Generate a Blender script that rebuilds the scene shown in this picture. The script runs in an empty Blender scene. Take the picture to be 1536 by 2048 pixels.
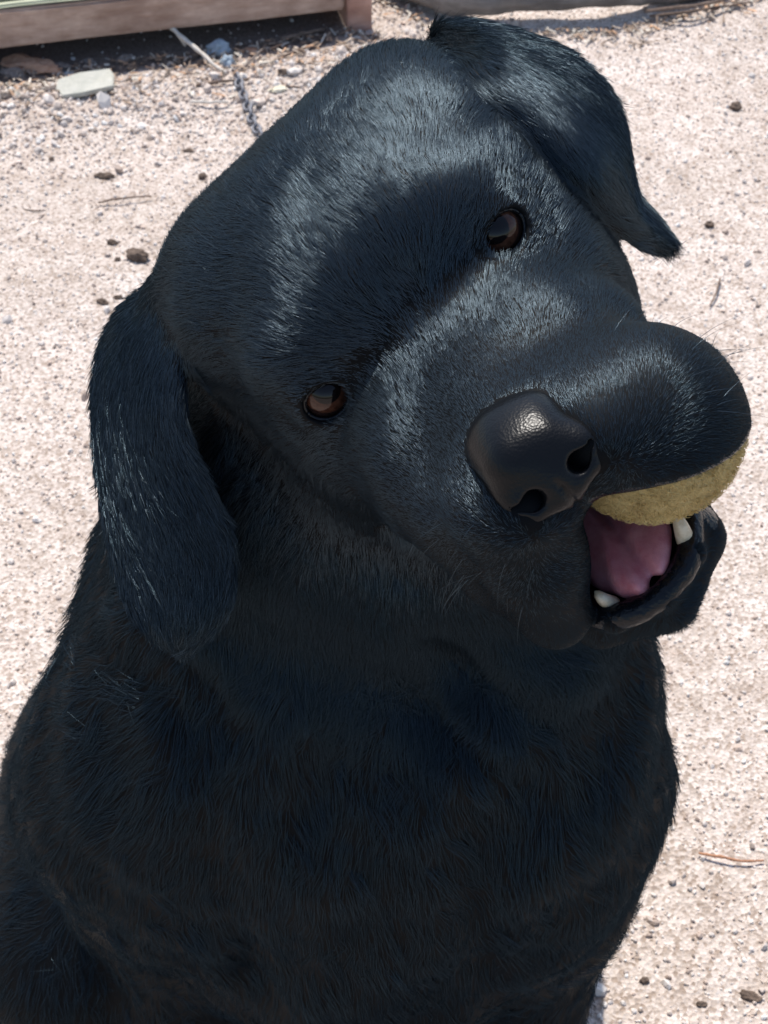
import bpy, bmesh, math, random
import numpy as np
from mathutils import Vector, Matrix, noise as mnoise
from mathutils.bvhtree import BVHTree

random.seed(7)
rng = np.random.default_rng(11)
sc = bpy.context.scene
R = math.radians
COL = sc.collection

# ------------------------------------------------------------------ camera
CAM_Z, PITCH, FPX = 1.03, 45.0, 3138.0        # focal length in pixels of the 1536 px wide frame
cam_d = bpy.data.cameras.new('camera')
cam = bpy.data.objects.new('camera', cam_d)
COL.objects.link(cam)
cam.location = (0, 0, CAM_Z)
cam.rotation_euler = (R(90 - PITCH), 0, 0)
cam_d.sensor_fit = 'VERTICAL'
cam_d.sensor_height = 36.0
cam_d.lens = 36.0 * FPX / 2048.0
cam_d.clip_start, cam_d.clip_end = 0.02, 400
cam_d.dof.use_dof = True
cam_d.dof.focus_distance = 0.55
cam_d.dof.aperture_fstop = cam_d.lens / 1000.0 / 0.0013
sc.camera = cam

# ------------------------------------------------------------------ sky, sun, exposure
SUN_EL, SUN_AZ = 62.0, 15.0     # sun high behind the dog, to the left of straight ahead
w = bpy.data.worlds.new('World'); sc.world = w; w.use_nodes = True
nt = w.node_tree
bg = nt.nodes['Background']
sky = nt.nodes.new('ShaderNodeTexSky'); sky.sky_type = 'NISHITA'; sky.sun_disc = False
sky.sun_elevation = R(SUN_EL); sky.sun_rotation = R(-SUN_AZ)
nt.links.new(sky.outputs[0], bg.inputs[0]); bg.inputs[1].default_value = 0.15
sd = bpy.data.lights.new('sun', 'SUN'); sd.energy = 4.3; sd.angle = R(0.8); sd.color = (1.0, 0.95, 0.88)
sun = bpy.data.objects.new('sun', sd); COL.objects.link(sun)
sdir = Vector((-math.sin(R(SUN_AZ)) * math.cos(R(SUN_EL)), math.cos(R(SUN_AZ)) * math.cos(R(SUN_EL)), math.sin(R(SUN_EL))))
sun.rotation_euler = sdir.to_track_quat('Z', 'Y').to_euler()
sun.location = sdir * 5
sc.view_settings.view_transform = 'Standard'; sc.view_settings.look = 'None'
sc.view_settings.exposure = 0.36; sc.view_settings.gamma = 1.0
sc.view_settings.use_curve_mapping = False
sc.render.engine = 'CYCLES'
sc.cycles.max_bounces = 8
sc.cycles.use_denoising = True

# ------------------------------------------------------------------ frames and small helpers
CP = np.array([0, 0, CAM_Z]); cf, sf = math.cos(R(PITCH)), math.sin(R(PITCH))
CX = np.array([1., 0, 0]); CY = np.array([0, sf, cf]); CZ = np.array([0, -cf, sf])   # right, up, back towards the camera
def P(px, py, d):                   # a place seen at that pixel, d metres deep
    return CP + CX * ((px - 768) / FPX * d) + CY * ((1024 - py) / FPX * d) - CZ * d
def G(px, py, z=0.0):               # a place on the ground
    r = CX * (px - 768) / FPX + CY * (1024 - py) / FPX - CZ
    return CP + r * ((z - CAM_Z) / r[2])
def proj(p):
    q = np.asarray(p, float) - CP
    d = -(q @ CZ)
    return 768 + (q @ CX) / d * FPX, 1024 - (q @ CY) / d * FPX, d

def tag(o, label=None, cat=None, group=None, kind=None):
    if label: o['label'] = label
    if cat: o['category'] = cat
    if group: o['group'] = group
    if kind: o['kind'] = kind
    return o
def empty(name, loc):
    o = bpy.data.objects.new(name, None); COL.objects.link(o); o.location = loc
    o.empty_display_size = 0.05
    return o
def link(name, me, mat=None, parent=None, loc=None):
    o = bpy.data.objects.new(name, me); COL.objects.link(o)
    if mat is not None and not me.materials: me.materials.append(mat)
    if parent is not None:
        o.parent = parent
        if loc is None: o.location = -Vector(parent.location)
    if loc is not None: o.location = loc
    return o
def mesh_np(name, V, Q, smooth=True):
    me = bpy.data.meshes.new(name)
    V = np.asarray(V, np.float32); Q = np.asarray(Q, np.int32)
    me.vertices.add(len(V)); me.vertices.foreach_set('co', V.ravel())
    n = Q.shape[1]
    me.loops.add(Q.size); me.loops.foreach_set('vertex_index', Q.ravel())
    me.polygons.add(len(Q)); me.polygons.foreach_set('loop_start', np.arange(len(Q), dtype=np.int32) * n)
    me.update(calc_edges=True)
    me.polygons.foreach_set('use_smooth', np.full(len(Q), smooth))
    return me
def bm_mesh(name, bm, smooth=True):
    me = bpy.data.meshes.new(name); bm.normal_update(); bm.to_mesh(me); bm.free()
    me.polygons.foreach_set('use_smooth', np.full(len(me.polygons), smooth))
    return me

class NT:                           # tiny node helper
    def __init__(s, name):
        s.m = bpy.data.materials.new(name); s.m.use_nodes = True
        s.t = s.m.node_tree; s.b = s.t.nodes['Principled BSDF']; s.o = s.t.nodes['Material Output']
    def n(s, kind, **kw):
        q = s.t.nodes.new(kind)
        for k, v in kw.items():
            if k in q.inputs: q.inputs[k].default_value = v
            else: setattr(q, k, v)
        return q
    def l(s, a, b): s.t.links.new(a, b)
    def coord(s, which='Object'): return s.n('ShaderNodeTexCoord').outputs[which]
    def noise(s, vec, scale, detail=4, rough=0.6):
        q = s.n('ShaderNodeTexNoise'); q.inputs['Scale'].default_value = scale
        q.inputs['Detail'].default_value = detail; q.inputs['Roughness'].default_value = rough
        s.l(vec, q.inputs['Vector']); return q.outputs['Fac']
    def ramp(s, fac, stops):
        q = s.n('ShaderNodeValToRGB'); e = q.color_ramp.elements
        while len(e) < len(stops): e.new(0.5)
        for k, (p, c) in enumerate(stops):
            e[k].position = p; e[k].color = (*c, 1) if len(c) == 3 else c
        s.l(fac, q.inputs['Fac']); return q.outputs['Color']
    def mix(s, fac, a, b, mode='MIX'):
        q = s.n('ShaderNodeMix', data_type='RGBA', blend_type=mode)
        for sock, v in ((q.inputs[0], fac), (q.inputs[6], a), (q.inputs[7], b)):
            if hasattr(v, 'is_linked'): s.l(v, sock)
            else: sock.default_value = v if isinstance(v, float) else (*v, 1)
        return q.outputs[2]
    def bump(s, h, strength=0.5, dist=0.01):
        q = s.n('ShaderNodeBump'); q.inputs['Strength'].default_value = strength; q.inputs['Distance'].default_value = dist
        s.l(h, q.inputs['Height']); s.l(q.outputs[0], s.b.inputs['Normal'])
    def set(s, **kw):
        for k, v in kw.items():
            sock = s.b.inputs[k.replace('_', ' ')]
            if hasattr(v, 'is_linked'): s.l(v, sock)
            else: sock.default_value = (*v, 1) if sock.type == 'RGBA' else v
        return s
# ------------------------------------------------------------------ the dog: one implicit surface, meshed once
# head frame: origin between the eyes; l = dog's left, f = along the muzzle, u = up out of the skull (centimetres)
HO = P(825, 626, 0.57)
_e = CX * 0.717 + CY * 0.697; _m = -CX * 0.697 + CY * 0.717
_a, _psi = R(22), R(7)
_F0 = -_m * math.sin(_a) + CZ * math.cos(_a)
HU = _m * math.cos(_a) + CZ * math.sin(_a)
HF = _F0 * math.cos(_psi) - _e * math.sin(_psi)
HL = _e * math.cos(_psi) + _F0 * math.sin(_psi)
HM = np.stack([HL, HF, HU])                       # rows
def H(l, f, u): return HO + (HL * l + HF * f + HU * u) * 0.01
def toH(p): return ((np.asarray(p) - HO) @ HM.T) * 100.0

def smin(a, b, k):
    h = np.clip(0.5 + 0.5 * (b - a) / k, 0, 1)
    return b + (a - b) * h - k * h * (1 - h)
def smax(a, b, k): return -smin(-a, -b, k)
def ell(p, c, r, rot=None):
    q = p - np.asarray(c, np.float32)
    if rot is not None: q = q @ rot
    r = np.asarray(r, np.float32)
    k0 = np.sqrt(((q / r) ** 2).sum(-1)) + 1e-6
    k1 = np.sqrt(((q / (r * r)) ** 2).sum(-1)) + 1e-6
    return k0 * (k0 - 1) / k1
def cone(p, a, b, ra, rb):          # tapered capsule
    a = np.asarray(a, np.float32); b = np.asarray(b, np.float32)
    ab = b - a; t = np.clip(((p - a) @ ab) / (ab @ ab), 0, 1)
    d = np.sqrt(((p - a - t[:, None] * ab) ** 2).sum(-1))
    return d - (ra + (rb - ra) * t)
def chain(p, pts, k=0.0):           # pts: (x, y, z, r) ...
    d = None
    for s, t in zip(pts[:-1], pts[1:]):
        c = cone(p, s[:3], t[:3], s[3], t[3])
        d = c if d is None else (np.minimum(d, c) if k == 0 else smin(d, c, k))
    return d
def rot_axes(x, y):                 # columns: axes of a turned ellipsoid
    x = np.array(x, float); x /= np.linalg.norm(x)
    y = np.array(y, float); y -= x * (x @ y); y /= np.linalg.norm(y)
    return np.stack([x, y, np.cross(x, y)], 1).astype(np.float32)

BALL_C, BALL_R = (3.48, 6.15, -6.75), 3.20
EYE = {1: (4.2, -0.58, .14), -1: (-4.25, -0.63, -0.10)}
EYE_R = 1.18

def catmull(pts, n):
    pts = np.asarray(pts, float); q = np.vstack([2 * pts[0] - pts[1], pts, 2 * pts[-1] - pts[-2]])
    out = []
    m = len(pts) - 1
    for x in np.linspace(0, m - 1e-6, n):
        i = int(x); t = x - i
        a, b, c, d = q[i:i + 4]
        out.append(0.5 * (2 * b + (c - a) * t + (2 * a - 5 * b + 4 * c - d) * t * t + (3 * b - a - 3 * c + d) * t ** 3))
    return np.array(out)
def patch(rows, nu=30, nv=36):      # rows of control points -> smooth sheet (quads)
    A = np.array([catmull(r, nu) for r in rows])
    B = np.array([catmull(A[:, j], nv) for j in range(nu)]).transpose(1, 0, 2)
    V = B.reshape(-1, 3)
    i, j = np.meshgrid(np.arange(nv - 1), np.arange(nu - 1), indexing='ij')
    k = (i * nu + j).ravel()
    return V, np.stack([k, k + 1, k + nu + 1, k + nu], 1)

# ears: sheets of control points given as seen places with their depth
EAR_R_ROWS = [   # dog's right ear (picture left), from the root down to the tip; outer edge first
    [P(318, 565, .655), P(350, 585, .640), P(376, 612, .628), P(398, 650, .620)],
    [P(240, 640, .668), P(278, 652, .645), P(325, 675, .626), P(362, 715, .618)],
    [P(203, 740, .672), P(245, 760, .648), P(305, 785, .626), P(358, 835, .618)],
    [P(200, 880, .668), P(245, 890, .646), P(315, 915, .624), P(398, 955, .618)],
    [P(216, 1010, .660), P(268, 1020, .641), P(348, 1035, .623), P(445, 1055, .620)],
    [P(244, 1140, .652), P(302, 1150, .637), P(378, 1155, .624), P(457, 1152, .622)],
    [P(286, 1236, .648), P(332, 1243, .636), P(387, 1243, .628), P(440, 1222, .626)],
    [P(350, 1284, .644), P(362, 1289, .640), P(378, 1289, .636), P(392, 1279, .634)],
]
EAR_L_ROWS = [   # dog's left ear (picture right): folded back over the skull, then drooping to a point
    [P(872, 62, .690), P(882, 66, .672), P(884, 76, .655), P(874, 90, .646), P(858, 100, .650)],
    [P(935, 55, .690), P(955, 78, .650), P(962, 108, .616), P(952, 142, .598), P(930, 152, .602)],
    [P(1050, 80, .690), P(1072, 120, .646), P(1080, 175, .608), P(1062, 228, .586), P(1032, 238, .592)],
    [P(1150, 125, .685), P(1162, 180, .642), P(1158, 248, .606), P(1132, 304, .584), P(1100, 308, .592)],
    [P(1220, 210, .680), P(1224, 265, .645), P(1212, 322, .612), P(1182, 368, .592), P(1152, 364, .602)],
    [P(1244, 310, .675), P(1244, 345, .650), P(1238, 385, .622), P(1218, 420, .604), P(1192, 412, .612)],
    [P(1260, 385, .668), P(1264, 404, .650), P(1260, 428, .630), P(1248, 450, .614), P(1232, 445, .620)],
    [P(1301, 440, .660), P(1301, 450, .648), P(1296, 464, .636), P(1284, 478, .628), P(1276, 474, .630)],
    [P(1335, 484, .650), P(1333, 487, .646), P(1329, 491, .642), P(1324, 494, .640), P(1321, 492, .640)],
]
EARS = []
for rows, th in ((EAR_R_ROWS, 0.0032), (EAR_L_ROWS, 0.0034)):
    V, Q = patch(rows)
    EARS.append((BVHTree.FromPolygons([Vector(v) for v in V], [tuple(q) for q in Q]), V.min(0) - .02, V.max(0) + .02, th, V))

RIM = [(3.8, 0.5, -9.2, .6), (2.95, 4.8, -10.35, .48), (1.75, 7.1, -11.0, .46), (0, 7.7, -11.25, .46)]
def head_sdf(p):                    # p: (n,3) world metres; returns metres
    q = toH(p).astype(np.float32)
    m = q.copy(); m[:, 0] = np.abs(m[:, 0])        # mirrored half
    # skull, brow, cheeks
    d = ell(q, (0, -6.6, 0.6), (7.5, 7.4, 6.5))
    d = smin(d, ell(m, (4.3, -8.0, 2.9), (3.7, 4.6, 3.7)), 2.0)
    d = smin(d, ell(q, (0, -2.6, 0.9), (4.8, 4.2, 3.4)), 2.0)
    d = smin(d, ell(m, (3.5, -1.95, 1.7), (2.3, 2.4, 1.35)), 1.5)
    d = smin(d, ell(m, (4.9, -4.3, -3.0), (2.7, 4.6, 3.6)), 2.0)
    d = smin(d, ell(m, (4.4, -6.0, -6.0), (2.8, 4.2, 3.6)), 2.5)
    # bridge and muzzle block
    d = smin(d, cone(q, (0, -1.0, -2.2), (0, 6.7, -3.65), 2.7, 1.95), 2.2)
    d = smin(d, ell(m, (2.3, 1.5, -3.4), (2.3, 3.6, 2.3)), 1.8)
    d = smin(d, ell(m, (3.2, 0.0, -4.6), (2.3, 4.6, 3.2)), 2.2)
    d = smin(d, ell(q, (-3.0, 2.2, -6.2), (2.3, 4.4, 3.0)), 1.8)
    d = smin(d, ell(m, (1.8, 6.6, -4.6), (2.1, 3.6, 2.2)), 1.2)
    # the lip pushed out by the ball (dog's left)
    d = smin(d, ell(q, (BALL_C[0] - .2, BALL_C[1] + .05, BALL_C[2] + .15), (3.62, 3.9, 3.6)), 1.3)
    # hollow of the stop, furrow of the forehead, hollows in front of the eyes
    d = d + 0.32 * np.exp(-(q[:, 0] / 1.5) ** 2 - ((q[:, 1] - .8) / 1.6) ** 2 - ((q[:, 2] - .6) / 1.4) ** 2) - 0.22 * np.exp(-((m[:, 0] - 2.7) / 1.1) ** 2 - ((q[:, 1] + .3) / 1.3) ** 2 - ((q[:, 2] - 2.3) / .9) ** 2)
    d = d + 0.42 * np.exp(-(q[:, 0] / 1.0) ** 2 - ((q[:, 1] + 1.5) / 3.2) ** 2 - ((q[:, 2] - 3.2) / 3.0) ** 2)
    d = d + 0.10 * np.exp(-((m[:, 0] - 1.9) / .9) ** 2 - ((q[:, 1] - .6) / 1.5) ** 2 - ((q[:, 2] - .0) / 1.4) ** 2)
    # cut the upper half off along the lip line
    plane = -(q[:, 2] + 5.7 + 0.50 * np.clip(q[:, 0], -.5, 6) + 0.25 * np.clip(1.5 - q[:, 1], 0, 20)) * 0.88
    d = np.where(q[:, 1] > -2, smax(d, plane, 0.5), d)
    d = smin(d, chain(q, [(4.5, -8.5, 3.5, 2.4), (*toH(P(900, 110, .690)), .8)], 1.0), 1.6)
    d = smin(d, ell(q, (4.9, -6.0, 0.0), (2.9, 4.6, 4.0)), 2.0)
    d = smin(d, chain(q, [(-5.5, -7.0, 2.5, 2.4), (*toH(P(352, 612, .650)), 1.0)], 1.0), 1.8)
    # right flew hanging past the jaw
    d = smin(d, chain(q, [(-1.1, 8.3, -5.2, 1.45), (-2.4, 7.4, -7.1, 1.6), (-3.15, 6.7, -9.5, 1.28)], 1.0), 1.2)
    d = smin(d, chain(q, [(-2.9, 5.0, -5.2, 1.6), (-3.4, 4.8, -7.6, 1.5), (-3.6, 4.2, -9.2, 1.1)], 1.2), 1.6)
    d = smin(d, chain(q, [(-3.6, 2.2, -5.4, 1.4), (-4.2, 1.5, -8.0, 1.2)], .8), 1.2)
    # left cheek behind the ball
    d = smin(d, chain(q, [(4.6, 1.5, -5.0, 1.5), (4.4, 0.2, -7.6, 1.3)], .8), 1.2)
    # room for the ball
    d = smax(d, -ell(q, BALL_C, (BALL_R + .05,) * 3), 0.35)
    # lower jaw
    j = chain(m, [(4.2, -5.5, -7.6, 2.2), (3.3, 0.3, -10.4, 1.2), (2.2, 5.4, -11.6, 1.0), (0.0, 6.8, -12.1, 1.0)], 0.5)
    j = smin(j, ell(q, (0, 0.5, -11.9), (2.8, 6.0, 1.1)), 1.0)
    j = smin(j, chain(m, RIM, .3), 0.5)
    d = smin(d, j, 0.5)
    # throat
    d = smin(d, ell(q, (0, -6.5, -7.0), (4.8, 5.5, 5.0)), 2.5)
    # eyes: lids over the ball, then the slit
    for s in (1, -1):
        ex = EYE[s]
        d = smin(d, ell(q, ex, (EYE_R + .25,) * 3), 0.8)
        ax = rot_axes((s * 0.93, -.25, .10), (0, 1, -.12))
        o = ell(q, (ex[0] + s * .10, ex[1] + 1.05, ex[2] - .08), (.98, 1.15, .73), ax)
        d = smax(d, -o, 0.10)
        d = smax(d, -ell(q, ex, (EYE_R + .02,) * 3), 0.05)
    return d * 0.01

def ear_sdf(p, d):
    for bvh, lo, hi, th, V in EARS:
        sel = np.nonzero(((p > lo) & (p < hi)).all(1) & (d > -0.004))[0]
        if not len(sel): continue
        e = np.empty(len(sel), np.float32); fn = bvh.find_nearest
        for i, k in enumerate(sel):
            r = fn(p[k], 0.022)
            e[i] = r[3] if r[0] is not None else 0.03
        d[sel] = smin(d[sel], e - th, 0.006)
    return d

def body_sdf(p):
    p = p.astype(np.float32)
    nk0 = H(0, -8.5, -2.5); nk1 = H(0, -4.5, -8.5)
    d = chain(p, [(*nk0, .066), (-.015, .535, .54, .086), (-.025, .57, .43, .105)], .04)
    d = smin(d, chain(p, [(*nk1, .045), (.0, .522, .51, .082), (-.01, .497, .38, .105)], .03), .03)
    d = smin(d, ell(p, (.054, .518, .515), (.062, .07, .10)), .03)
    d = smin(d, ell(p, (-.012, .49, .29), (.108, .112, .19)), .05)          # breast
    d = smin(d, chain(p, [(-.025, .58, .36, .112), (-.045, .66, .26, .120), (-.04, .76, .15, .115)], .05), .05)   # trunk
    d = smin(d, chain(p, [(.052, .512, .52, .058), (.058, .475, .39, .071), (.056, .49, .30, .07)], .03), .045)
    d = smin(d, chain(p, [(-.055, .515, .50, .060), (-.082, .485, .39, .072), (-.09, .49, .30, .07)], .03), .045)
    for s, x in ((-1, -.126), (1, .083)):
        d = smin(d, chain(p, [(x * .55 - .01, .565, .45, .045), (x - (s > 0) * .008, .48, .34, .060), (x + s * .002, .505, .225, .056)], .02), .05)  # shoulder, upper arm
    d = d + .0035 * np.sin(p @ np.float32([38, 20, -26]) + 1.0) * np.sin(p @ np.float32([-24, 30, 34])) + .0018 * np.sin(p @ np.float32([80, -60, 50])) * np.sin(p @ np.float32([60, 40, -75]) + 2.0)
    # hollows between breast and shoulders, folds of loose neck skin
    gx = np.exp(-((p[:, 0] + .072 + .12 * (p[:, 2] - .36)) / .013) ** 2) + np.exp(-((p[:, 0] - .046 + .10 * (p[:, 2] - .36)) / .013) ** 2)
    d = d + .007 * gx * np.exp(-((p[:, 2] - .35) / .09) ** 2) * (p[:, 1] < .52)
    fo = np.sin(p @ np.float32([95, 70, 135]) + 1.8 * np.sin(p @ np.float32([52, -15, 22]))) * (.6 + .4 * np.sin(p @ np.float32([33, 20, -18])))
    d = d + .0022 * fo * np.exp(-((p[:, 2] - .50) / .05) ** 2) * np.clip((.60 - p[:, 1]) / .06, 0, 1)
    low = np.nonzero(p[:, 2] < .40)[0]
    if len(low):
        q = p[low]; e = d[low]
        for s, x in ((-1, -.118), (1, .088)):
            xl = x + s * .002
            e = smin(e, chain(q, [(xl, .505, .225, .054), (xl - s * .006, .475, .14, .041), (xl - s * .01, .455, .05, .029), (xl - s * .01, .43, .028, .031)], .01), .03)
            for t in (-1.5, -.5, .5, 1.5):
                e = smin(e, chain(q, [(xl + t * .012 - s * .01, .43, .026, .016), (xl + t * .016 - s * .01, .395 + abs(t) * .007, .017, .0145)], 0), .010)
            # hind leg of a sitting dog: thigh beside the belly, long foot forward
            hx = (-.180 if s < 0 else .055); hy = (.645 if s < 0 else .67)
            e = smin(e, ell(q, (hx, hy - .03, .118), (.082, .130, .122)), .016)
            e = smin(e, chain(q, [(hx + s * .02, hy - .13, .115, .062), (hx + s * .03, hy - .0, .05, .036), (hx + s * .035, hy - .15, .026, .026)], .02), .03)
            for t in (-1.5, -.5, .5, 1.5):
                e = smin(e, chain(q, [(hx + s * .035 + t * .011, hy - .15, .024, .016), (hx + s * .035 + t * .015, hy - .19 + abs(t) * .007, .016, .014)], 0), .010)
        e = smin(e, chain(q, [(-.045, .85, .10, .045), (-.09, 1.0, .035, .030), (-.09, 1.16, .026, .022), (-.04, 1.22, .022, .012)], .01), .04)   # tail
        d[low] = e
    return d

HEAD_C = H(0, -1, -3)
def dog_sdf(p, ears=True):
    d = body_sdf(p)
    near = np.nonzero((((p - HEAD_C) ** 2).sum(1) < .19 ** 2))[0]
    if len(near):
        h = head_sdf(p[near])
        d[near] = smin(d[near], h, 0.018)
    far = np.ones(len(p), bool); far[near] = False
    if ears: d = ear_sdf(p, d)
    return d

def axis(lo, hi, flo, fhi, fine, coarse):
    n = max(2, int(round((fhi - flo) / fine)))
    a = list(np.linspace(flo, fhi, n + 1)); s = fine; x = fhi
    while x < hi: s = min(coarse, s * 1.08); x += s; a.append(x)
    s = fine; x = flo
    while x > lo: s = min(coarse, s * 1.08); x -= s; a.insert(0, x)
    return np.array(a, np.float32)

def surface_nets(f, X, Y, Z, B=8):
    nx, ny, nz = (int(math.ceil((len(a) - 1) / B)) * B + 1 for a in (X, Y, Z))
    ext = lambda a, n: np.concatenate([a, a[-1] + (a[-1] - a[-2]) * np.arange(1, n - len(a) + 1)]).astype(np.float32)
    X, Y, Z = ext(X, nx), ext(Y, ny), ext(Z, nz)
    D = np.full((nx, ny, nz), 1.0, np.float32)
    cx = lambda a: 0.5 * (a[0:-1:B] + a[B::B])
    hx = lambda a: 0.5 * (a[B::B] - a[0:-1:B])
    bx, by, bz = np.meshgrid(cx(X), cx(Y), cx(Z), indexing='ij')
    gx, gy, gz = np.meshgrid(hx(X), hx(Y), hx(Z), indexing='ij')
    c = np.stack([bx, by, bz], -1).reshape(-1, 3)
    rad = np.sqrt(gx ** 2 + gy ** 2 + gz ** 2)
    dc = np.concatenate([f(x) for x in np.array_split(c, 4)]).reshape(bx.shape)
    keep = np.abs(dc) < rad * 1.08 + 0.002
    sgn = np.where(dc < 0, -1.0, 1.0).astype(np.float32)
    D[:-1, :-1, :-1] = np.repeat(np.repeat(np.repeat(sgn, B, 0), B, 1), B, 2)
    ids = np.argwhere(keep)
    r = np.arange(B + 1)
    ox, oy, oz = (a.ravel() for a in np.meshgrid(r, r, r, indexing='ij'))
    for part in np.array_split(ids, max(1, len(ids) // 400)):
        ix = part[:, 0:1] * B + ox; iy = part[:, 1:2] * B + oy; iz = part[:, 2:3] * B + oz
        pts = np.stack([X[ix], Y[iy], Z[iz]], -1).reshape(-1, 3)
        D[ix, iy, iz] = f(pts).reshape(ix.shape)
    S = D < 0
    cnt = np.zeros((nx - 1, ny - 1, nz - 1), np.int8)
    for a in (0, 1):
        for b in (0, 1):
            for e in (0, 1):
                cnt += S[a:nx - 1 + a, b:ny - 1 + b, e:nz - 1 + e]
    act = np.argwhere((cnt > 0) & (cnt < 8))
    index = np.full(cnt.shape, -1, np.int32); index[tuple(act.T)] = np.arange(len(act))
    i, j, k = act.T
    acc = np.zeros((len(act), 3), np.float32); num = np.zeros(len(act), np.float32)
    corner = [(a, b, e) for a in (0, 1) for b in (0, 1) for e in (0, 1)]
    for a in corner:
        for ax in range(3):
            if a[ax]: continue
            b = list(a); b[ax] = 1
            da = D[i + a[0], j + a[1], k + a[2]]; db = D[i + b[0], j + b[1], k + b[2]]
            hit = (da < 0) != (db < 0)
            t = np.where(hit, da / np.where(hit, da - db, 1), 0)
            pa = np.stack([X[i + a[0]], Y[j + a[1]], Z[k + a[2]]], -1)
            pb = np.stack([X[i + b[0]], Y[j + b[1]], Z[k + b[2]]], -1)
            acc += np.where(hit[:, None], pa + (pb - pa) * t[:, None], 0); num += hit
    V = acc / num[:, None]
    quads = []
    for ax in range(3):
        sl0 = [slice(None)] * 3; sl1 = [slice(None)] * 3
        sl0[ax] = slice(0, -1); sl1[ax] = slice(1, None)
        A, Bq = S[tuple(sl0)], S[tuple(sl1)]
        e = np.argwhere(A != Bq)
        o1, o2 = [(1, 2), (2, 0), (0, 1)][ax]
        ok = (e[:, o1] > 0) & (e[:, o2] > 0) & (e[:, o1] < cnt.shape[o1]) & (e[:, o2] < cnt.shape[o2])
        e = e[ok]; flip = A[tuple(e.T)]
        def at(d1, d2):
            q = e.copy(); q[:, o1] -= d1; q[:, o2] -= d2
            return index[tuple(q.T)]
        q = np.stack([at(1, 1), at(0, 1), at(0, 0), at(1, 0)], 1)
        q[~flip] = q[~flip][:, ::-1]
        quads.append(q)
    Q = np.concatenate(quads); Q = Q[(Q >= 0).all(1)]
    return V, Q
def relax(V, Q, n, lam=0.5):
    E = np.concatenate([Q[:, [0, 1]], Q[:, [1, 2]], Q[:, [2, 3]], Q[:, [3, 0]]])
    deg = np.bincount(E.ravel(), minlength=len(V)).astype(np.float32)[:, None]
    for s in range(n):
        for lm in (lam, -lam * 1.03):
            S = np.stack([np.bincount(E[:, 0], V[E[:, 1], c], len(V)) + np.bincount(E[:, 1], V[E[:, 0], c], len(V)) for c in range(3)], 1)
            V = V + lm * (S / deg - V)
    return V
import time
_t0 = time.time()
FINE = 0.00125
GX = axis(-.46, .32, -.155, .165, FINE, .006)
GY = axis(.26, 1.26, .30, .56, FINE, .006)
GZ = axis(-.01, .80, .54, .79, FINE, .005)
DV, DQ = surface_nets(dog_sdf, GX, GY, GZ)
DV = relax(DV.astype(np.float64), DQ, 2)
print('dog mesh', len(DV), len(DQ), 'in %.1f s' % (time.time() - _t0))
# ------------------------------------------------------------------ dog parts: nose, tongue, teeth, eyes
def rbox(p, c, half, r, rot):
    q = np.abs((p - np.asarray(c, np.float32)) @ rot) - (np.asarray(half, np.float32) - r)
    return np.sqrt((np.maximum(q, 0) ** 2).sum(-1)) + np.minimum(q.max(-1), 0) - r
def nose_sdf(p):
    q = toH(p).astype(np.float32); m = q.copy(); m[:, 0] = np.abs(m[:, 0])
    d = rbox(q, (-.05, 8.55, -3.25), (1.66, 1.66, 1.24), 1.10, rot_axes((.95, 0, -.30), (0, 1, -.36)))
    d = smin(d, ell(q, (-.1, 8.2, -2.9), (1.45, 1.5, 1.05)), .8)
    d = smin(d, ell(m, (1.25, 9.3, -3.95), (.80, .95, .80)), .5)       # wings
    d = smin(d, ell(q, (0, 9.75, -4.35), (.75, .70, .95)), .7)
    d = smin(d, chain(m, [(.5, 10.1, -4.65, .20), (1.2, 9.95, -4.6, .24), (1.8, 9.35, -4.3, .22), (1.95, 8.9, -3.8, .2)], .1), .4)
    # comma-shaped nostrils: a round hole that runs out into a slit round the wing
    d = smax(d, -chain(m, [(.80, 10.7, -4.0, .30), (.98, 9.9, -4.05, .36), (1.0, 9.0, -3.8, .25)], .1), .18)
    d = smax(d, -chain(m, [(1.1, 10.2, -4.0, .22), (1.5, 9.95, -3.9, .16), (1.85, 9.6, -3.8, .11), (2.15, 9.2, -3.75, .07)], .1), .12)
    d = d + .14 * np.exp(-(q[:, 0] / .12) ** 2) * np.clip((-3.8 - q[:, 2]) / .4, 0, 1) * (q[:, 1] > 9.0)
    return d * .01
def tongue_sdf(p):
    q = toH(p).astype(np.float32)
    d = ell(q, (.15, 3.4, -9.75), (2.1, 4.15, .85), rot_axes((1, 0, .12), (0, 1, -.24)))
    d = d + .34 * np.exp(-((q[:, 0] - .30 + .05 * (q[:, 1] - 4)) / .26) ** 2) - .22 * np.exp(-((q[:, 0] + .55) / .5) ** 2)
    d = d + .05 * np.sin(q[:, 0] * 5 + q[:, 1] * 1.5) * np.sin(q[:, 1] * 2.2 + q[:, 0])
    return d * .01
def small_nets(f, c, half, h):
    ax = [np.arange(c[i] - half[i], c[i] + half[i], h, dtype=np.float32) for i in range(3)]
    V, Q = surface_nets(f, *ax)
    return relax(V.astype(np.float64), Q, 2), Q

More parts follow.
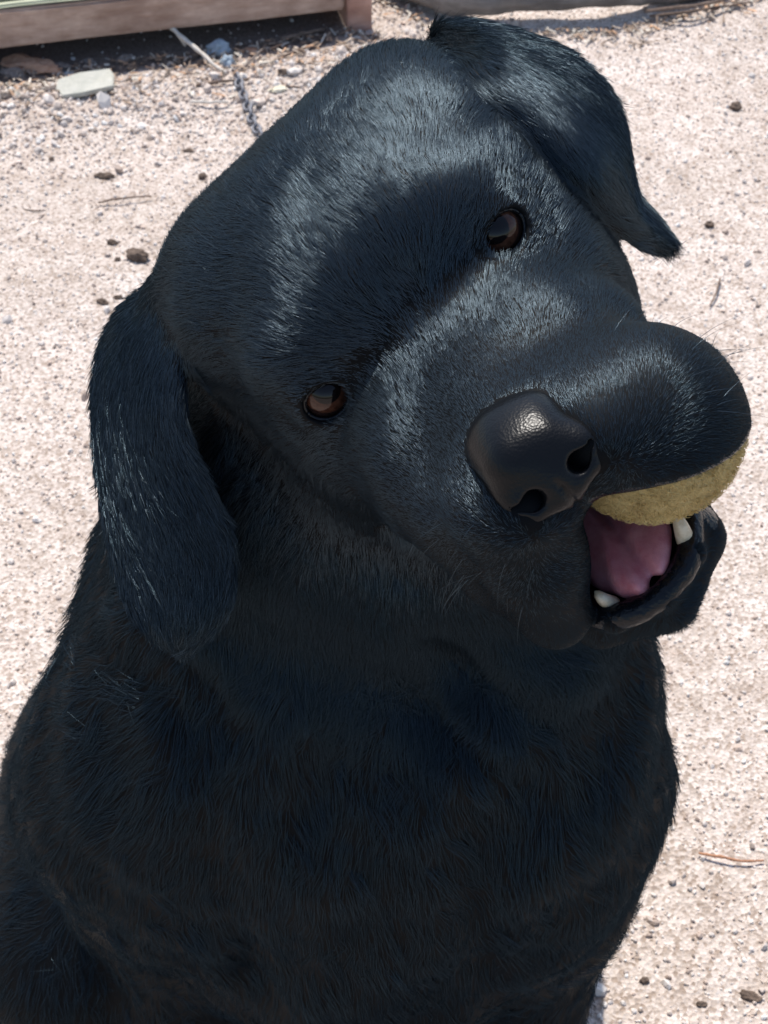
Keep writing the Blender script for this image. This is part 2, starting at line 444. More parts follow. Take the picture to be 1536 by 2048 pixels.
def tube(name, pts, radii, seg=10, smooth=True):
    pts = np.asarray(pts, float); n = len(pts); radii = np.broadcast_to(radii, n)
    T = np.gradient(pts, axis=0); T /= np.linalg.norm(T, axis=1)[:, None]
    a = np.array([0, 0, 1.]) if abs(T[0][2]) < .9 else np.array([1., 0, 0])
    V = []; N = np.cross(T[0], a); N /= np.linalg.norm(N)
    for i in range(n):
        N = N - T[i] * (N @ T[i]); N /= np.linalg.norm(N); Bn = np.cross(T[i], N)
        for k in range(seg):
            t = 2 * math.pi * k / seg
            V.append(pts[i] + (N * math.cos(t) + Bn * math.sin(t)) * radii[i])
    Q = [(i * seg + k, i * seg + (k + 1) % seg, (i + 1) * seg + (k + 1) % seg, (i + 1) * seg + k) for i in range(n - 1) for k in range(seg)]
    me = bpy.data.meshes.new(name)
    V += [pts[0], pts[-1]]; c0, c1 = len(V) - 2, len(V) - 1
    F = [tuple(q) for q in Q] + [(c0, (k + 1) % seg, k) for k in range(seg)] + [(c1, (n - 1) * seg + k, (n - 1) * seg + (k + 1) % seg) for k in range(seg)]
    me.from_pydata([tuple(v) for v in V], [], F)
    me.polygons.foreach_set('use_smooth', np.full(len(F), smooth))
    return me

# materials
M_skin = NT('black_coat_skin').set(Base_Color=(.003, .0035, .0042), Roughness=.6, Specular_IOR_Level=.08)
M_lip = NT('wet_black_lip').set(Base_Color=(.005, .006, .008), Roughness=.18, IOR=1.33)
_h = M_lip.noise(M_lip.coord(), 420, 3); M_lip.bump(_h, .5, .0015)
M_nose = NT('nose_leather').set(Base_Color=(.004, .0045, .0055), Roughness=.31, IOR=1.28)
_v = M_nose.n('ShaderNodeTexVoronoi', Scale=1100.0); M_nose.l(M_nose.coord(), _v.inputs['Vector'])
_nn = M_nose.noise(M_nose.coord(), 300, 4, .7)
_ad = M_nose.n('ShaderNodeMath', operation='ADD'); M_nose.l(_v.outputs['Distance'], _ad.inputs[0]); M_nose.l(_nn, _ad.inputs[1])
M_nose.bump(_ad.outputs[0], .22, .0004)
M_tongue = NT('tongue')
_n = M_tongue.noise(M_tongue.coord(), 160, 5)
M_tongue.set(Base_Color=M_tongue.ramp(_n, [(.3, (.52, .15, .18)), (.75, (.72, .32, .33))]), Roughness=.36, Subsurface_Weight=.25, Subsurface_Radius=(.006, .002, .0015), Subsurface_Scale=.6)
_n2 = M_tongue.noise(M_tongue.coord(), 1500, 2); M_tongue.bump(_n2, .35, .0008)
M_tooth = NT('tooth')
_n = M_tooth.noise(M_tooth.coord(), 260, 3)
M_tooth.set(Base_Color=M_tooth.ramp(_n, [(.35, (.42, .33, .20)), (.6, (.60, .52, .38))]), Roughness=.28)
M_gum = NT('gum').set(Base_Color=(.12, .03, .04), Roughness=.3)
M_eye = NT('eyeball')
_c = M_eye.coord(); _s = M_eye.n('ShaderNodeSeparateXYZ'); M_eye.l(_c, _s.inputs[0])
_ir = M_eye.noise(_c, 500, 3)
_iris = M_eye.ramp(_ir, [(.3, (.035, .013, .008)), (.7, (.080, .034, .020))])
_mr = M_eye.n('ShaderNodeMapRange'); _mr.inputs[1].default_value = 0; _mr.inputs[2].default_value = EYE_R * .01
M_eye.l(_s.outputs[2], _mr.inputs[0])
_pup = M_eye.ramp(_mr.outputs[0], [(.915, (0, 0, 0)), (.94, (1, 1, 1))])
_scl = M_eye.ramp(_mr.outputs[0], [(.64, (0, 0, 0)), (.70, (1, 1, 1))])
_c1 = M_eye.mix(_pup, _iris, (.006, .004, .004))
M_eye.set(Base_Color=M_eye.mix(_scl, (.014, .008, .007), _c1), Roughness=.05, IOR=1.25, Coat_Weight=.25, Coat_Roughness=.02)

# dog root and body
dog = empty('dog', (-.03, .55, 0))
tag(dog, 'black labrador dog sitting with tilted head and a tennis ball in its mouth', 'dog')
body_me = mesh_np('body', DV, DQ)
body_me.materials.append(M_skin.m); body_me.materials.append(M_lip.m); body_me.materials.append(M_gum.m)
body = link('body', body_me, None, dog)

# face centres, normals, regions
FC = DV[DQ].mean(1)
FN = np.cross(DV[DQ[:, 2]] - DV[DQ[:, 0]], DV[DQ[:, 3]] - DV[DQ[:, 1]])
FA = np.linalg.norm(FN, axis=1); FN /= FA[:, None] + 1e-20; FA *= .5
QH = toH(FC); NU = FN @ HU
ball_d = np.linalg.norm(QH - np.array(BALL_C), axis=1) - BALL_R
eye_d = np.minimum(*[np.linalg.norm(QH - np.array(EYE[s]), axis=1) - EYE_R for s in (1, -1)])
nose_d = np.full(len(FC), 9.); _k = np.linalg.norm(QH - np.array((0, 9, -3.5)), axis=1) < 4
nose_d[_k] = nose_sdf(FC[_k]) * 100
rim_d = np.full(len(FC), 9.); _k = np.linalg.norm(QH - np.array((0, 4, -10)), axis=1) < 7
_mm = QH[_k].copy(); _mm[:, 0] = np.abs(_mm[:, 0])
rim_d[_k] = chain(_mm.astype(np.float32), RIM, 0)
inmouth = (QH[:, 1] > -3) & (QH[:, 2] < -5.2) & (((NU > .15) & (QH[:, 2] < -7.8) & (QH[:, 0] < 3.4) & (QH[:, 0] > -2.0) & (QH[:, 1] < 7.2)) | ((NU < -.45) & (QH[:, 2] > -8.6) & (QH[:, 0] > .3)))
inmouth |= (ball_d < .12)
lips = ((rim_d < .06) & (NU > .25)) | inmouth
mi = np.zeros(len(DQ), np.int32); mi[lips] = 1
body_me.polygons.foreach_set('material_index', mi)
bare = lips | (nose_d < .02) | (eye_d < .30) | ((QH[:, 1] > 9.2) & (np.abs(QH[:, 0]) < 1.7) & (QH[:, 2] > -4.9) & (QH[:, 2] < -2.2))

def place_nets(name, f, c, half, h, mat, label=None):
    V, Q = small_nets(f, c, half, h)
    me = mesh_np(name, V, Q)
    o = link(name, me, mat, dog)
    if label: o['label'] = label
    return o
place_nets('nose', nose_sdf, H(0, 9.3, -3.5), (.03, .03, .03), .0006, M_nose.m, 'shiny black nose with two nostrils')
place_nets('tongue', tongue_sdf, H(.1, 3.8, -10), (.055, .055, .055), .0011, M_tongue.m, 'pink tongue in the open mouth')

def tooth(base, tip, r, bend=(0, 0, 0)):
    base, tip = np.array(base, float), np.array(tip, float); pts = []; rad = []
    for t in np.linspace(0, 1, 9):
        pts.append(H(*(base + (tip - base) * t + np.array(bend) * math.sin(math.pi * t)))); rad.append(r * .01 * (1.06 - .06 * t) * math.sqrt(max(1 - t ** 2.3, .012)))
    me = tube('tooth', pts, rad, 12)
    o = link('tooth', me, M_tooth.m, dog)
tooth((1.85, 6.75, -10.75), (2.25, 6.95, -9.45), .31, (.0, .10, 0))
tooth((-1.45, 6.7, -10.75), (-1.62, 6.9, -9.75), .27, (-.05, .1, 0))
for k, x in enumerate((-1.05, -.65, -.22, .22, .65, 1.1)):
    tooth((x, 7.0 - .25 * abs(x), -11.6), (x, 7.2 - .25 * abs(x), -11.05 - .04 * (k % 2)), .20)
for s in (1, -1):
    for f_, sz in ((4.4, .26), (3.3, .32), (2.0, .40)):
        tooth((s * (2.15 + .12 * (6 - f_)), f_, -10.9 + .12 * (5 - f_)), (s * (2.2 + .12 * (6 - f_)), f_ - .05, -10.2 + .14 * (5 - f_)), sz)

_rm = [np.array(q) for q in RIM]; _lp = [(-q[0], q[1], q[2] + .10) for q in _rm[:3]] + [(0, _rm[3][1], _rm[3][2] + .10)] + [(q[0], q[1], q[2] + .10) for q in _rm[2::-1]]
_lc = catmull(_lp, 90)
for i in range(90): _lc[i] += np.array(mnoise.noise_vector(Vector((i * .23, 3.0, 1.0)))) * .03
_lw = np.array([.0046 * (1 + .10 * mnoise.noise(Vector((i * .31, 7.0, 0)))) for i in range(90)])
lipo = link('lower_lip', tube('lower_lip', [H(*q) for q in _lc], _lw, 14), M_lip.m, dog); lipo['label'] = 'wet black lower lip'

for s in (1, -1):
    bm = bmesh.new(); bmesh.ops.create_uvsphere(bm, u_segments=48, v_segments=32, radius=EYE_R * .01)
    for v in bm.verts:                       # cornea
        z = v.co.z / (EYE_R * .01)
        if z > .7: v.co *= 1 + .07 * ((z - .7) / .3) ** 1.3
    me = bm_mesh('eye', bm)
    c = H(*EYE[s])
    o = link('eye', me, M_eye.m, dog, loc=Vector(c) - Vector(dog.location))
    gaze = (CP - c); gaze = gaze / np.linalg.norm(gaze) + HF * .10
    o.rotation_euler = Vector(gaze).to_track_quat('Z', 'Y').to_euler()
    ex = np.array(EYE[s]); ax = rot_axes((s * 0.93, -.25, .10), (0, 1, -.12)).astype(float)
    cc = ex + np.array([s * .10, 1.05, -.08]); pts = []
    for t in np.linspace(0, 2 * math.pi, 49):
        v = cc + ax[:, 0] * .98 * math.cos(t) + ax[:, 2] * .73 * math.sin(t) - ex
        v = v / np.linalg.norm(v) * (EYE_R + .10); pts.append(H(*(ex + v)))
    rim = link('eyelid', tube('eyelid', np.array(pts) - c, .0009, 8), M_lip.m, o, loc=Vector((0, 0, 0)))
    rim.rotation_euler = o.rotation_euler.to_matrix().inverted().to_euler()

# ------------------------------------------------------------------ coat
def snoise(p, f, seed):                      # cheap smooth vector noise
    r = np.random.default_rng(seed); out = np.zeros_like(p)
    for k in range(5):
        A = r.normal(size=(3, 3)) * f; ph = r.uniform(0, 6.28, 3)
        out += np.sin(p @ A.T + ph)
    return out / 2.2
_tri = np.concatenate([DQ[:, [0, 1, 2]], DQ[:, [0, 2, 3]]])
head_w = np.clip((.20 - np.linalg.norm(FC - HEAD_C, axis=1)) / .05, 0, 1)
seen = (FN * (CP - FC)).sum(1) > -.12 * np.linalg.norm(CP - FC, axis=1)
dens = (.30e6 + 1.5e6 * head_w + 1.2e6 * np.clip((QH[:, 1] - .5) / 4, 0, 1) * head_w) * np.where(seen, 1, .45) * np.where(FC[:, 2] < .28, .5, 1)
dens[bare] = 0
HAIR_N = 470000
wgt = FA * dens; wgt /= wgt.sum()
fi = rng.choice(len(DQ), HAIR_N, p=wgt)
uv = rng.random((HAIR_N, 2)); q4 = DV[DQ[fi]]
root = (q4[:, 0] * ((1 - uv[:, :1]) * (1 - uv[:, 1:])) + q4[:, 1] * (uv[:, :1] * (1 - uv[:, 1:])) + q4[:, 2] * (uv[:, :1] * uv[:, 1:]) + q4[:, 3] * ((1 - uv[:, :1]) * uv[:, 1:]))
nrm = np.zeros((len(DV), 3))
for k in range(4):
    for c in range(3): nrm[:, c] += np.bincount(DQ[:, k], FN[:, c] * FA, len(DV))
nrm /= np.linalg.norm(nrm, axis=1)[:, None] + 1e-12
N = nrm[DQ[fi, 0]]
# flow guides: (place, direction, reach)
GD = []
def gh(l, f, u, dl, df, du, s=.03):
    GD.append((H(l, f, u), HL * dl + HF * df + HU * du, s))
for sgn in (1, -1):
    gh(sgn * 1.2, 7, -2, 0, -1, .15); gh(sgn * 3.4, 6, -4.5, sgn * .25, -1, -.35); gh(sgn * 3.6, 3, -4, sgn * .4, -1, -.3)
    gh(sgn * 2.0, 1.5, -1, sgn * .3, -1, .5); gh(sgn * 3.4, .4, 1.6, sgn * .6, -1, .7); gh(sgn * 3, -2.5, 4.5, sgn * .5, -1, .3)
    gh(sgn * 6, -3, 0, sgn * .3, -1, -.25); gh(sgn * 6.5, -5, -3, sgn * .2, -1, -.5); gh(sgn * 5, -3, -6, sgn * .2, -1, -.6)
    gh(sgn * 4, -6.5, 6, sgn * .5, -1, 0); gh(sgn * 3.5, 6.5, -8, sgn * .1, -.7, -.7); gh(sgn * 5.5, .0, -1.5, sgn * .4, -1, -.2)
gh(0, 8, -1.5, 0, -1, .1); gh(0, 4, -.5, 0, -1, .3); gh(0, 0, 2.2, 0, -1, 1.0); gh(0, -3.5, 5.5, 0, -1, .5); gh(0, -8, 7, 0, -1, -.1, .04)
gh(0, 6.5, -12.5, 0, -1, -.2); gh(0, 2, -13, 0, -1, -.2); gh(0, -3, -11, 0, -1, -.3)
def gw(x, y, z, dx, dy, dz, s=.06): GD.append((np.array([x, y, z]), np.array([dx, dy, dz], float), s))
gw(0, .40, .50, 0, -.1, -1); gw(-.10, .46, .54, -.25, .1, -1); gw(.09, .46, .52, .3, 0, -1); gw(0, .37, .40, 0, 0, -1); gw(0, .36, .30, 0, 0, -1)
gw(-.08, .41, .40, -.15, 0, -1); gw(.08, .41, .40, .2, 0, -1); gw(-.17, .50, .40, -.2, .35, -1); gw(.14, .50, .40, .2, .35, -1)
gw(-.16, .55, .48, -.3, .5, -1); gw(.12, .55, .48, .3, .5, -1); gw(-.05, .60, .55, 0, 1, -.6); gw(-.16, .60, .35, -.1, .6, -1); gw(.08, .62, .35, .1, .6, -1)
gw(-.05, .75, .42, 0, 1, -.6); gw(-.04, .90, .2, 0, .5, -1); gw(-.22, .69, .15, -.1, .3, -1); gw(.12, .69, .15, .1, .3, -1); gw(-.12, .46, .15, 0, 0, -1); gw(.09, .46, .15, 0, 0, -1)
gw(-.09, 1.05, .04, -.3, 1, -.2)
fl = np.zeros((HAIR_N, 3)); sw = np.zeros(HAIR_N)
for gp, gd, s in GD:
    gd = gd / np.linalg.norm(gd)
    d2 = ((root - gp) ** 2).sum(1)
    wk = np.exp(-d2 / (2 * s * s)) + 1e-7 / (d2 + 1e-4)
    fl += wk[:, None] * gd; sw += wk
fl /= np.linalg.norm(fl, axis=1)[:, None] + 1e-9
# ears: along the rows of the sheet
from mathutils.kdtree import KDTree
on_ear = np.zeros(HAIR_N)
for bvh, lo, hi, th, V in EARS:
    g = V.reshape(36, 30, 3); td = np.gradient(g, axis=0).reshape(-1, 3); td /= np.linalg.norm(td, axis=1)[:, None] + 1e-9
    kd = KDTree(len(V))
    for i, v in enumerate(V): kd.insert(v, i)
    kd.balance()
    for i in np.nonzero(((root > lo) & (root < hi)).all(1))[0]:
        _, k, dist = kd.find(root[i])
        t = np.clip((.012 - dist) / .006, 0, 1)
        if t > 0: fl[i] = fl[i] * (1 - t) + td[k] * t; on_ear[i] = t
QR = toH(root)
hw = np.clip((.17 - np.linalg.norm(root - HEAD_C, axis=1)) / .05, 0, 1)
muz = np.clip((QR[:, 1] - 0.5) / 4, 0, 1) * hw
length = .015 * (1 - hw) + hw * (.0082 * (1 - muz) + .0024 * muz)
length = np.where(on_ear > .5, .0085, length) * np.clip(.22 + np.minimum(*[np.linalg.norm(QR - np.array(EYE[s_]), axis=1) - 1.3 for s_ in (1, -1)]) / 1.6, .22, 1)
length *= rng.uniform(.65, 1.2, HAIR_N)
cell = np.floor((root + snoise(root, 90, 8) * .002) / (.0035 + .0045 * (1 - hw[:, None]))).astype(np.int64)
hsh = (cell * np.array([73856093, 19349663, 83492791])).sum(1) & 0xffff
cr = np.random.default_rng(5).normal(size=(65536, 3))[hsh]
fl = fl + snoise(root, 22, 9) * .28 * (1 - hw[:, None]) + snoise(root, 40, 3) * .16 + snoise(root, 130, 4) * .12 + cr * (.10 - .07 * muz[:, None] + .18 * (1 - hw[:, None])) + rng.normal(size=(HAIR_N, 3)) * .09
T = fl - N * (fl * N).sum(1)[:, None]; T /= np.linalg.norm(T, axis=1)[:, None] + 1e-9
lift = (.10 + .06 * (1 - hw) + (.05 + .05 * (1 - hw)) * (1 - .8 * muz) * cr[:, 0] + rng.normal(size=HAIR_N) * .04).clip(.02, .5)
NP_ = 5
tt = np.linspace(0, 1, NP_)
pts = np.empty((HAIR_N, NP_, 3), np.float32)
for k, t in enumerate(tt):
    out = lift * (t - .42 * t * t) - .02 * (k == 0)
    pts[:, k] = root + T * (length * t)[:, None] + N * (length * out)[:, None]
rad0 = (.000070 * hw * (1 - .25 * muz) + .00011 * (1 - hw)) * rng.uniform(.7, 1.25, HAIR_N)
rads = rad0[:, None] * np.array([1, 1, .9, .6, .12])[None]
def hair_object(name, pts, rads, mat, parent):
    n, m = pts.shape[:2]
    cu = bpy.data.hair_curves.new(name); cu.add_curves([m] * n)
    cu.points.foreach_set('position', np.ascontiguousarray(pts - np.array(parent.location), np.float32).ravel())
    ra = cu.attributes.get('radius') or cu.attributes.new('radius', 'FLOAT', 'POINT')
    ra.data.foreach_set('value', np.ascontiguousarray(rads, np.float32).ravel())
    o = bpy.data.objects.new(name, cu); COL.objects.link(o); o.parent = parent
    cu.materials.append(mat)
    return o
def hair_mat(name, gloss, rough, dif):
    q = NT(name); q.t.nodes.remove(q.b)
    g1 = q.n('ShaderNodeBsdfGlossy'); g1.inputs['Color'].default_value = (*gloss, 1); g1.inputs['Roughness'].default_value = rough
    d1 = q.n('ShaderNodeBsdfDiffuse'); d1.inputs['Color'].default_value = (*dif, 1)
    a1 = q.n('ShaderNodeAddShader'); q.l(g1.outputs[0], a1.inputs[0]); q.l(d1.outputs[0], a1.inputs[1]); q.l(a1.outputs[0], q.o.inputs['Surface'])
    return q.m
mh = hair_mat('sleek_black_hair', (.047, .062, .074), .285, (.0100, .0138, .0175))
mb = hair_mat('long_black_hair', (.016, .024, .030), .24, (.0105, .0148, .0190))  # weaker gloss puts the shade of neck and chest into the coat colour
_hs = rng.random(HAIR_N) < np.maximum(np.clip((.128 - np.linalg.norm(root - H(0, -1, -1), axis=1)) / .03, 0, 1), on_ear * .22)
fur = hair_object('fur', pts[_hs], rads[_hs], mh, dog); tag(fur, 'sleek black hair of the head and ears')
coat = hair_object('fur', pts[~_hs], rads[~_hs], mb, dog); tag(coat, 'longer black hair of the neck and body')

# whiskers
wp, wr = [], []
wrng = np.random.default_rng(3)
for sgn, n in ((1, 26), (-1, 20)):
    k = np.nonzero((QH[:, 0] * sgn > 2.0) & (QH[:, 1] > 4.0) & (QH[:, 1] < 9.5) & (QH[:, 2] > -7.5) & (QH[:, 2] < -3.2) & ~bare & (np.abs(FN @ HL) > .3))[0]
    for i in wrng.choice(k, n):
        b = FC[i]; dr = FN[i] * .55 + HL * sgn * .25 - HF * .55 - HU * .35 + wrng.normal(size=3) * .15; dr /= np.linalg.norm(dr)
        Lw = wrng.uniform(.008, .022); sag = -HU * Lw * wrng.uniform(.1, .35)
        wp.append([b + dr * Lw * t + sag * t * t for t in np.linspace(0, 1, 7)]); wr.append(np.linspace(1, .15, 7) * .00010)
whisk = hair_object('whiskers', np.array(wp), np.array(wr), mh, dog)

# ------------------------------------------------------------------ tennis ball held in the mouth
def ball_mesh():
    bm = bmesh.new(); bmesh.ops.create_icosphere(bm, subdivisions=6, radius=1.0)
    for v in bm.verts:
        n = v.co.normalized()
        # seam of a tennis ball
        a = math.atan2(n.y, n.x); s = n.z - .62 * math.sin(2 * a) * math.sqrt(max(1 - n.z * n.z, 0)) ** .6
        g = -.030 * math.exp(-(s / .045) ** 2)
        f = .010 * mnoise.noise(n * 14) + .008 * mnoise.noise(n * 45) + .006 * mnoise.noise(n * 5)
        v.co = n * (1 + g + f) * BALL_R * .01
    return bm_mesh('tennis_ball', bm)
M_ball = NT('worn_felt')
_c = M_ball.coord()
_n = M_ball.noise(_c, 60, 5, .7)
_col = M_ball.ramp(_n, [(.25, (.32, .20, .06)), (.5, (.56, .41, .15)), (.75, (.68, .56, .28))])
M_ball.set(Base_Color=_col, Roughness=.95, Sheen_Weight=.1, Sheen_Roughness=.5)
_n2 = M_ball.noise(_c, 900, 4, .8); M_ball.bump(_n2, .9, .002)
ball = link('tennis_ball', ball_mesh(), M_ball.m, None, loc=Vector(H(*BALL_C)))
ball.rotation_euler = (.7, .3, 1.1)
tag(ball, "worn yellow tennis ball held in the dog's mouth", 'ball')

_n = 16000; _d = rng.normal(size=(_n, 3)); _d /= np.linalg.norm(_d, axis=1)[:, None]
_b = np.array(H(*BALL_C)) + _d * BALL_R * .01 * .99
_tv = np.cross(_d, rng.normal(size=(_n, 3))); _tv /= np.linalg.norm(_tv, axis=1)[:, None]
_L = rng.uniform(.0008, .0024, _n)[:, None]
_fp = np.stack([_b, _b + _d * _L * .6 + _tv * _L * .3, _b + _d * _L * .8 + _tv * _L * .9], 1)
M_fz = NT('felt_fuzz'); _nz = M_fz.noise(M_fz.coord(), 60, 4, .7)
M_fz.set(Base_Color=M_fz.ramp(_nz, [(.3, (.40, .27, .09)), (.6, (.64, .50, .22)), (.8, (.74, .64, .36))]), Roughness=.9)
_bl = ball.location.copy()
felt = hair_object('felt', _fp, np.tile(np.array([.00009, .00008, .00003]), (_n, 1)), M_fz.m, ball)
felt.matrix_parent_inverse = ball.matrix_basis.to_3x3().inverted().to_4x4()
# ------------------------------------------------------------------ ground: pale crushed-granite yard
def ground_h(x, y):
    p = np.stack([x, y, 0 * x], -1)
    h = .004 * snoise(p, 5, 21)[..., 0] + .0022 * snoise(p, 16, 22)[..., 1] + .0012 * snoise(p, 45, 23)[..., 2]
    # loose gravel heaped a little along the sleeper
    dline = ((x - SA[0]) * SN[0] + (y - SA[1]) * SN[1])           # metres in front of the sleeper's face
    h = h + .012 * np.exp(-((dline - .10) / .06) ** 2) * (x < SB[0] + .1)
    return h
SA, SB = G(0, 98, .030), G(690, 22, .030)            # lower front edge of the sleeper
_t = (SB - SA)[:2]; _t = _t / np.linalg.norm(_t); SN = np.array([_t[1], -_t[0]])   # towards the camera
if SN[1] > 0: SN = -SN
sl_len = np.linalg.norm((SB - SA)[:2])
gxs = axis(-60, 60, -.75, .75, .010, 6.0); gys = axis(-6, 120, .15, 2.6, .010, 6.0)
gx_, gy_ = np.meshgrid(gxs, gys, indexing='ij')
gz_ = ground_h(gx_.astype(float), gy_.astype(float)) * np.clip((4 - np.hypot(gx_, gy_ - 1.3)) / 2, 0, 1)
_i, _j = np.meshgrid(np.arange(len(gxs) - 1), np.arange(len(gys) - 1), indexing='ij')
_k = (_i * len(gys) + _j).ravel()
gme = mesh_np('ground', np.stack([gx_, gy_, gz_], -1).reshape(-1, 3), np.stack([_k, _k + len(gys), _k + len(gys) + 1, _k + 1], 1))
M_g = NT('crushed_granite')
_c = M_g.coord()
_n1 = M_g.noise(_c, 3.0, 4, .6); _n2 = M_g.noise(_c, 30, 4, .65); _n3 = M_g.noise(_c, 260, 3, .7)
_vo = M_g.n('ShaderNodeTexVoronoi', Scale=340.0); M_g.l(_c, _vo.inputs['Vector'])
_base = M_g.ramp(_n2, [(.30, (.46, .395, .345)), (.52, (.57, .51, .465)), (.75, (.655, .605, .565))])
_tone = M_g.ramp(_n1, [(.35, (.86, .83, .80)), (.65, (1.03, 1.01, 1.0))])
_gr = M_g.ramp(_vo.outputs['Color'], [(.15, (.66, .60, .55)), (.5, (1, 1, 1)), (.85, (1.22, 1.22, 1.24))])
_fine = M_g.ramp(_n3, [(.3, (.75, .70, .66)), (.7, (1.12, 1.12, 1.12))])
_c1 = M_g.mix(1.0, _base, _tone, 'MULTIPLY'); _c2 = M_g.mix(1.0, _c1, _gr, 'MULTIPLY'); _c3 = M_g.mix(.8, _c2, _fine, 'MULTIPLY')
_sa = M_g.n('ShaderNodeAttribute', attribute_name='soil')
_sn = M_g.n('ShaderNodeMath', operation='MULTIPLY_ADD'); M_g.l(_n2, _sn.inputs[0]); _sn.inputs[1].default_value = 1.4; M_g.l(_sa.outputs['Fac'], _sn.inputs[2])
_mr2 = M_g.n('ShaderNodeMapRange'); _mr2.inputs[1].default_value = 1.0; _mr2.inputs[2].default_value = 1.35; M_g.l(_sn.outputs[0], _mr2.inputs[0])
_soil_shade = M_g.ramp(_n3, [(.3, (.10, .075, .06)), (.7, (.25, .19, .155))])
_c4 = M_g.mix(_mr2.outputs[0], _c3, _soil_shade)
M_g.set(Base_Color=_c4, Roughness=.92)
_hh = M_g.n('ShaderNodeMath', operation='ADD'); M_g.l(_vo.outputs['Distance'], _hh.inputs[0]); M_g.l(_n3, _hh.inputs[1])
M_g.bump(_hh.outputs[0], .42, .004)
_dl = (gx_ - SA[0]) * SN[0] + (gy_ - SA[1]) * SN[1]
_so = np.clip((.060 - _dl) / .05, 0, 1) * np.clip((_dl + .35) / .1, 0, 1) * np.clip((SB[0] + .02 - gx_) / .05, 0, 1)  # soil band under the sleeper, its dark colour also deepening the cast shadow
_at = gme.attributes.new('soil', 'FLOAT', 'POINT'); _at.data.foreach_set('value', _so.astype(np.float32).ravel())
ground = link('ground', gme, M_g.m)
tag(ground, 'pale pinkish crushed granite ground of a yard', kind='structure')

# loose grains, real geometry
ICO = bmesh.new(); bmesh.ops.create_icosphere(ICO, subdivisions=1, radius=1.0)
IV = np.array([v.co[:] for v in ICO.verts]); IF = np.array([[v.index for v in f.verts] for f in ICO.faces]); ICO.free()
def grains(n_try, seed):
    r = np.random.default_rng(seed)
    # spread over the part of the ground the frame and its margins can see
    py = r.uniform(-60, 2250, n_try); px = r.uniform(-260, 1800, n_try)
    ry = (1024 - py) / FPX; rx = (px - 768) / FPX
    dirz = CY[2] * ry - CZ[2]; diry = CY[1] * ry - CZ[1]
    t = -CAM_Z / dirz
    x, y = rx * t, diry * t
    # thin out so that the density per square metre is even: nearer pixels cover less ground
    keep = r.random(n_try) < (t / 2.4) ** 3
    x, y, px, py = x[keep], y[keep], px[keep], py[keep]
    n = len(x)
    size = .00105 * np.exp(r.normal(size=n) * .42)
    coarse = np.exp(-(((x - SA[0]) * SN[0] + (y - SA[1]) * SN[1] - .10) / .14) ** 2) * (x < SB[0] + .25)
    patchy = np.clip(snoise(np.stack([x, y, 0 * x], -1), 7, 31)[:, 0] * .5 + .1, 0, 1)
    near = np.clip((2000 - py) / -180, 0, 1) * np.clip((px - 1150) / 100, 0, 1)
    size *= 1 + 1.9 * coarse * r.random(n) + .7 * patchy * r.random(n) + .8 * near
    big = r.random(n) < .03; size[big] *= r.uniform(1.4, 2.2, big.sum())
    dl = (x - SA[0]) * SN[0] + (y - SA[1]) * SN[1]
    ok = (r.random(n) > np.clip((.07 - dl) / .03, 0, .93) * (x < SB[0]))
    return x[ok], y[ok], size[ok], coarse[ok], r
x, y, size, coarse, r = grains(150000, 77)
_tp = r.uniform(-.25, sl_len + .12, 2600); _bk = np.abs(r.normal(size=2600)) * .10 + .045      # coarse pebbles along the sleeper
x = np.concatenate([x, SA[0] + _t[0] * _tp + SN[0] * _bk]); y = np.concatenate([y, SA[1] + _t[1] * _tp + SN[1] * _bk])
size = np.concatenate([size, .0016 * np.exp(r.normal(size=2600) * .35)])
ng = len(x); z = ground_h(x, y)
Rm = r.normal(size=(ng, 3, 3)); Rm, _ = np.linalg.qr(Rm)
sc3 = np.stack([r.uniform(.7, 1.35, ng), r.uniform(.7, 1.2, ng), r.uniform(.45, .9, ng)], 1) * size[:, None]
IVt = IV[None] * (1 + r.normal(size=(ng, len(IV), 1)) * .13)
GVv = np.einsum('nij,nkj->nki', Rm, IVt * sc3[:, None]) + np.stack([x, y, z + size * .30], 1)[:, None]
GF = (IF[None] + (np.arange(ng) * len(IV))[:, None, None]).reshape(-1, 3)
gm = mesh_np('gravel', GVv.reshape(-1, 3), GF, smooth=False)
pal = np.array([(.70, .62, .56), (.60, .50, .43), (.76, .69, .63), (.44, .34, .28), (.62, .48, .39), (.30, .24, .20), (.84, .80, .75)])
cc = 0.93 * pal[r.choice(len(pal), ng, p=[.30, .24, .18, .10, .08, .03, .07])] * r.uniform(.85, 1.1, (ng, 1))
att = gm.attributes.new('tint', 'FLOAT_COLOR', 'POINT')
att.data.foreach_set('color', np.concatenate([np.repeat(cc, len(IV), 0), np.ones((ng * len(IV), 1))], 1).astype(np.float32).ravel())
M_gr = NT('gravel_grains'); _a = M_gr.n('ShaderNodeAttribute', attribute_name='tint')
M_gr.set(Base_Color=_a.outputs['Color'], Roughness=.7)
gv = link('gravel', gm, M_gr.m); tag(gv, 'loose pale granite grains scattered over the yard', kind='stuff')
print('grains', ng)

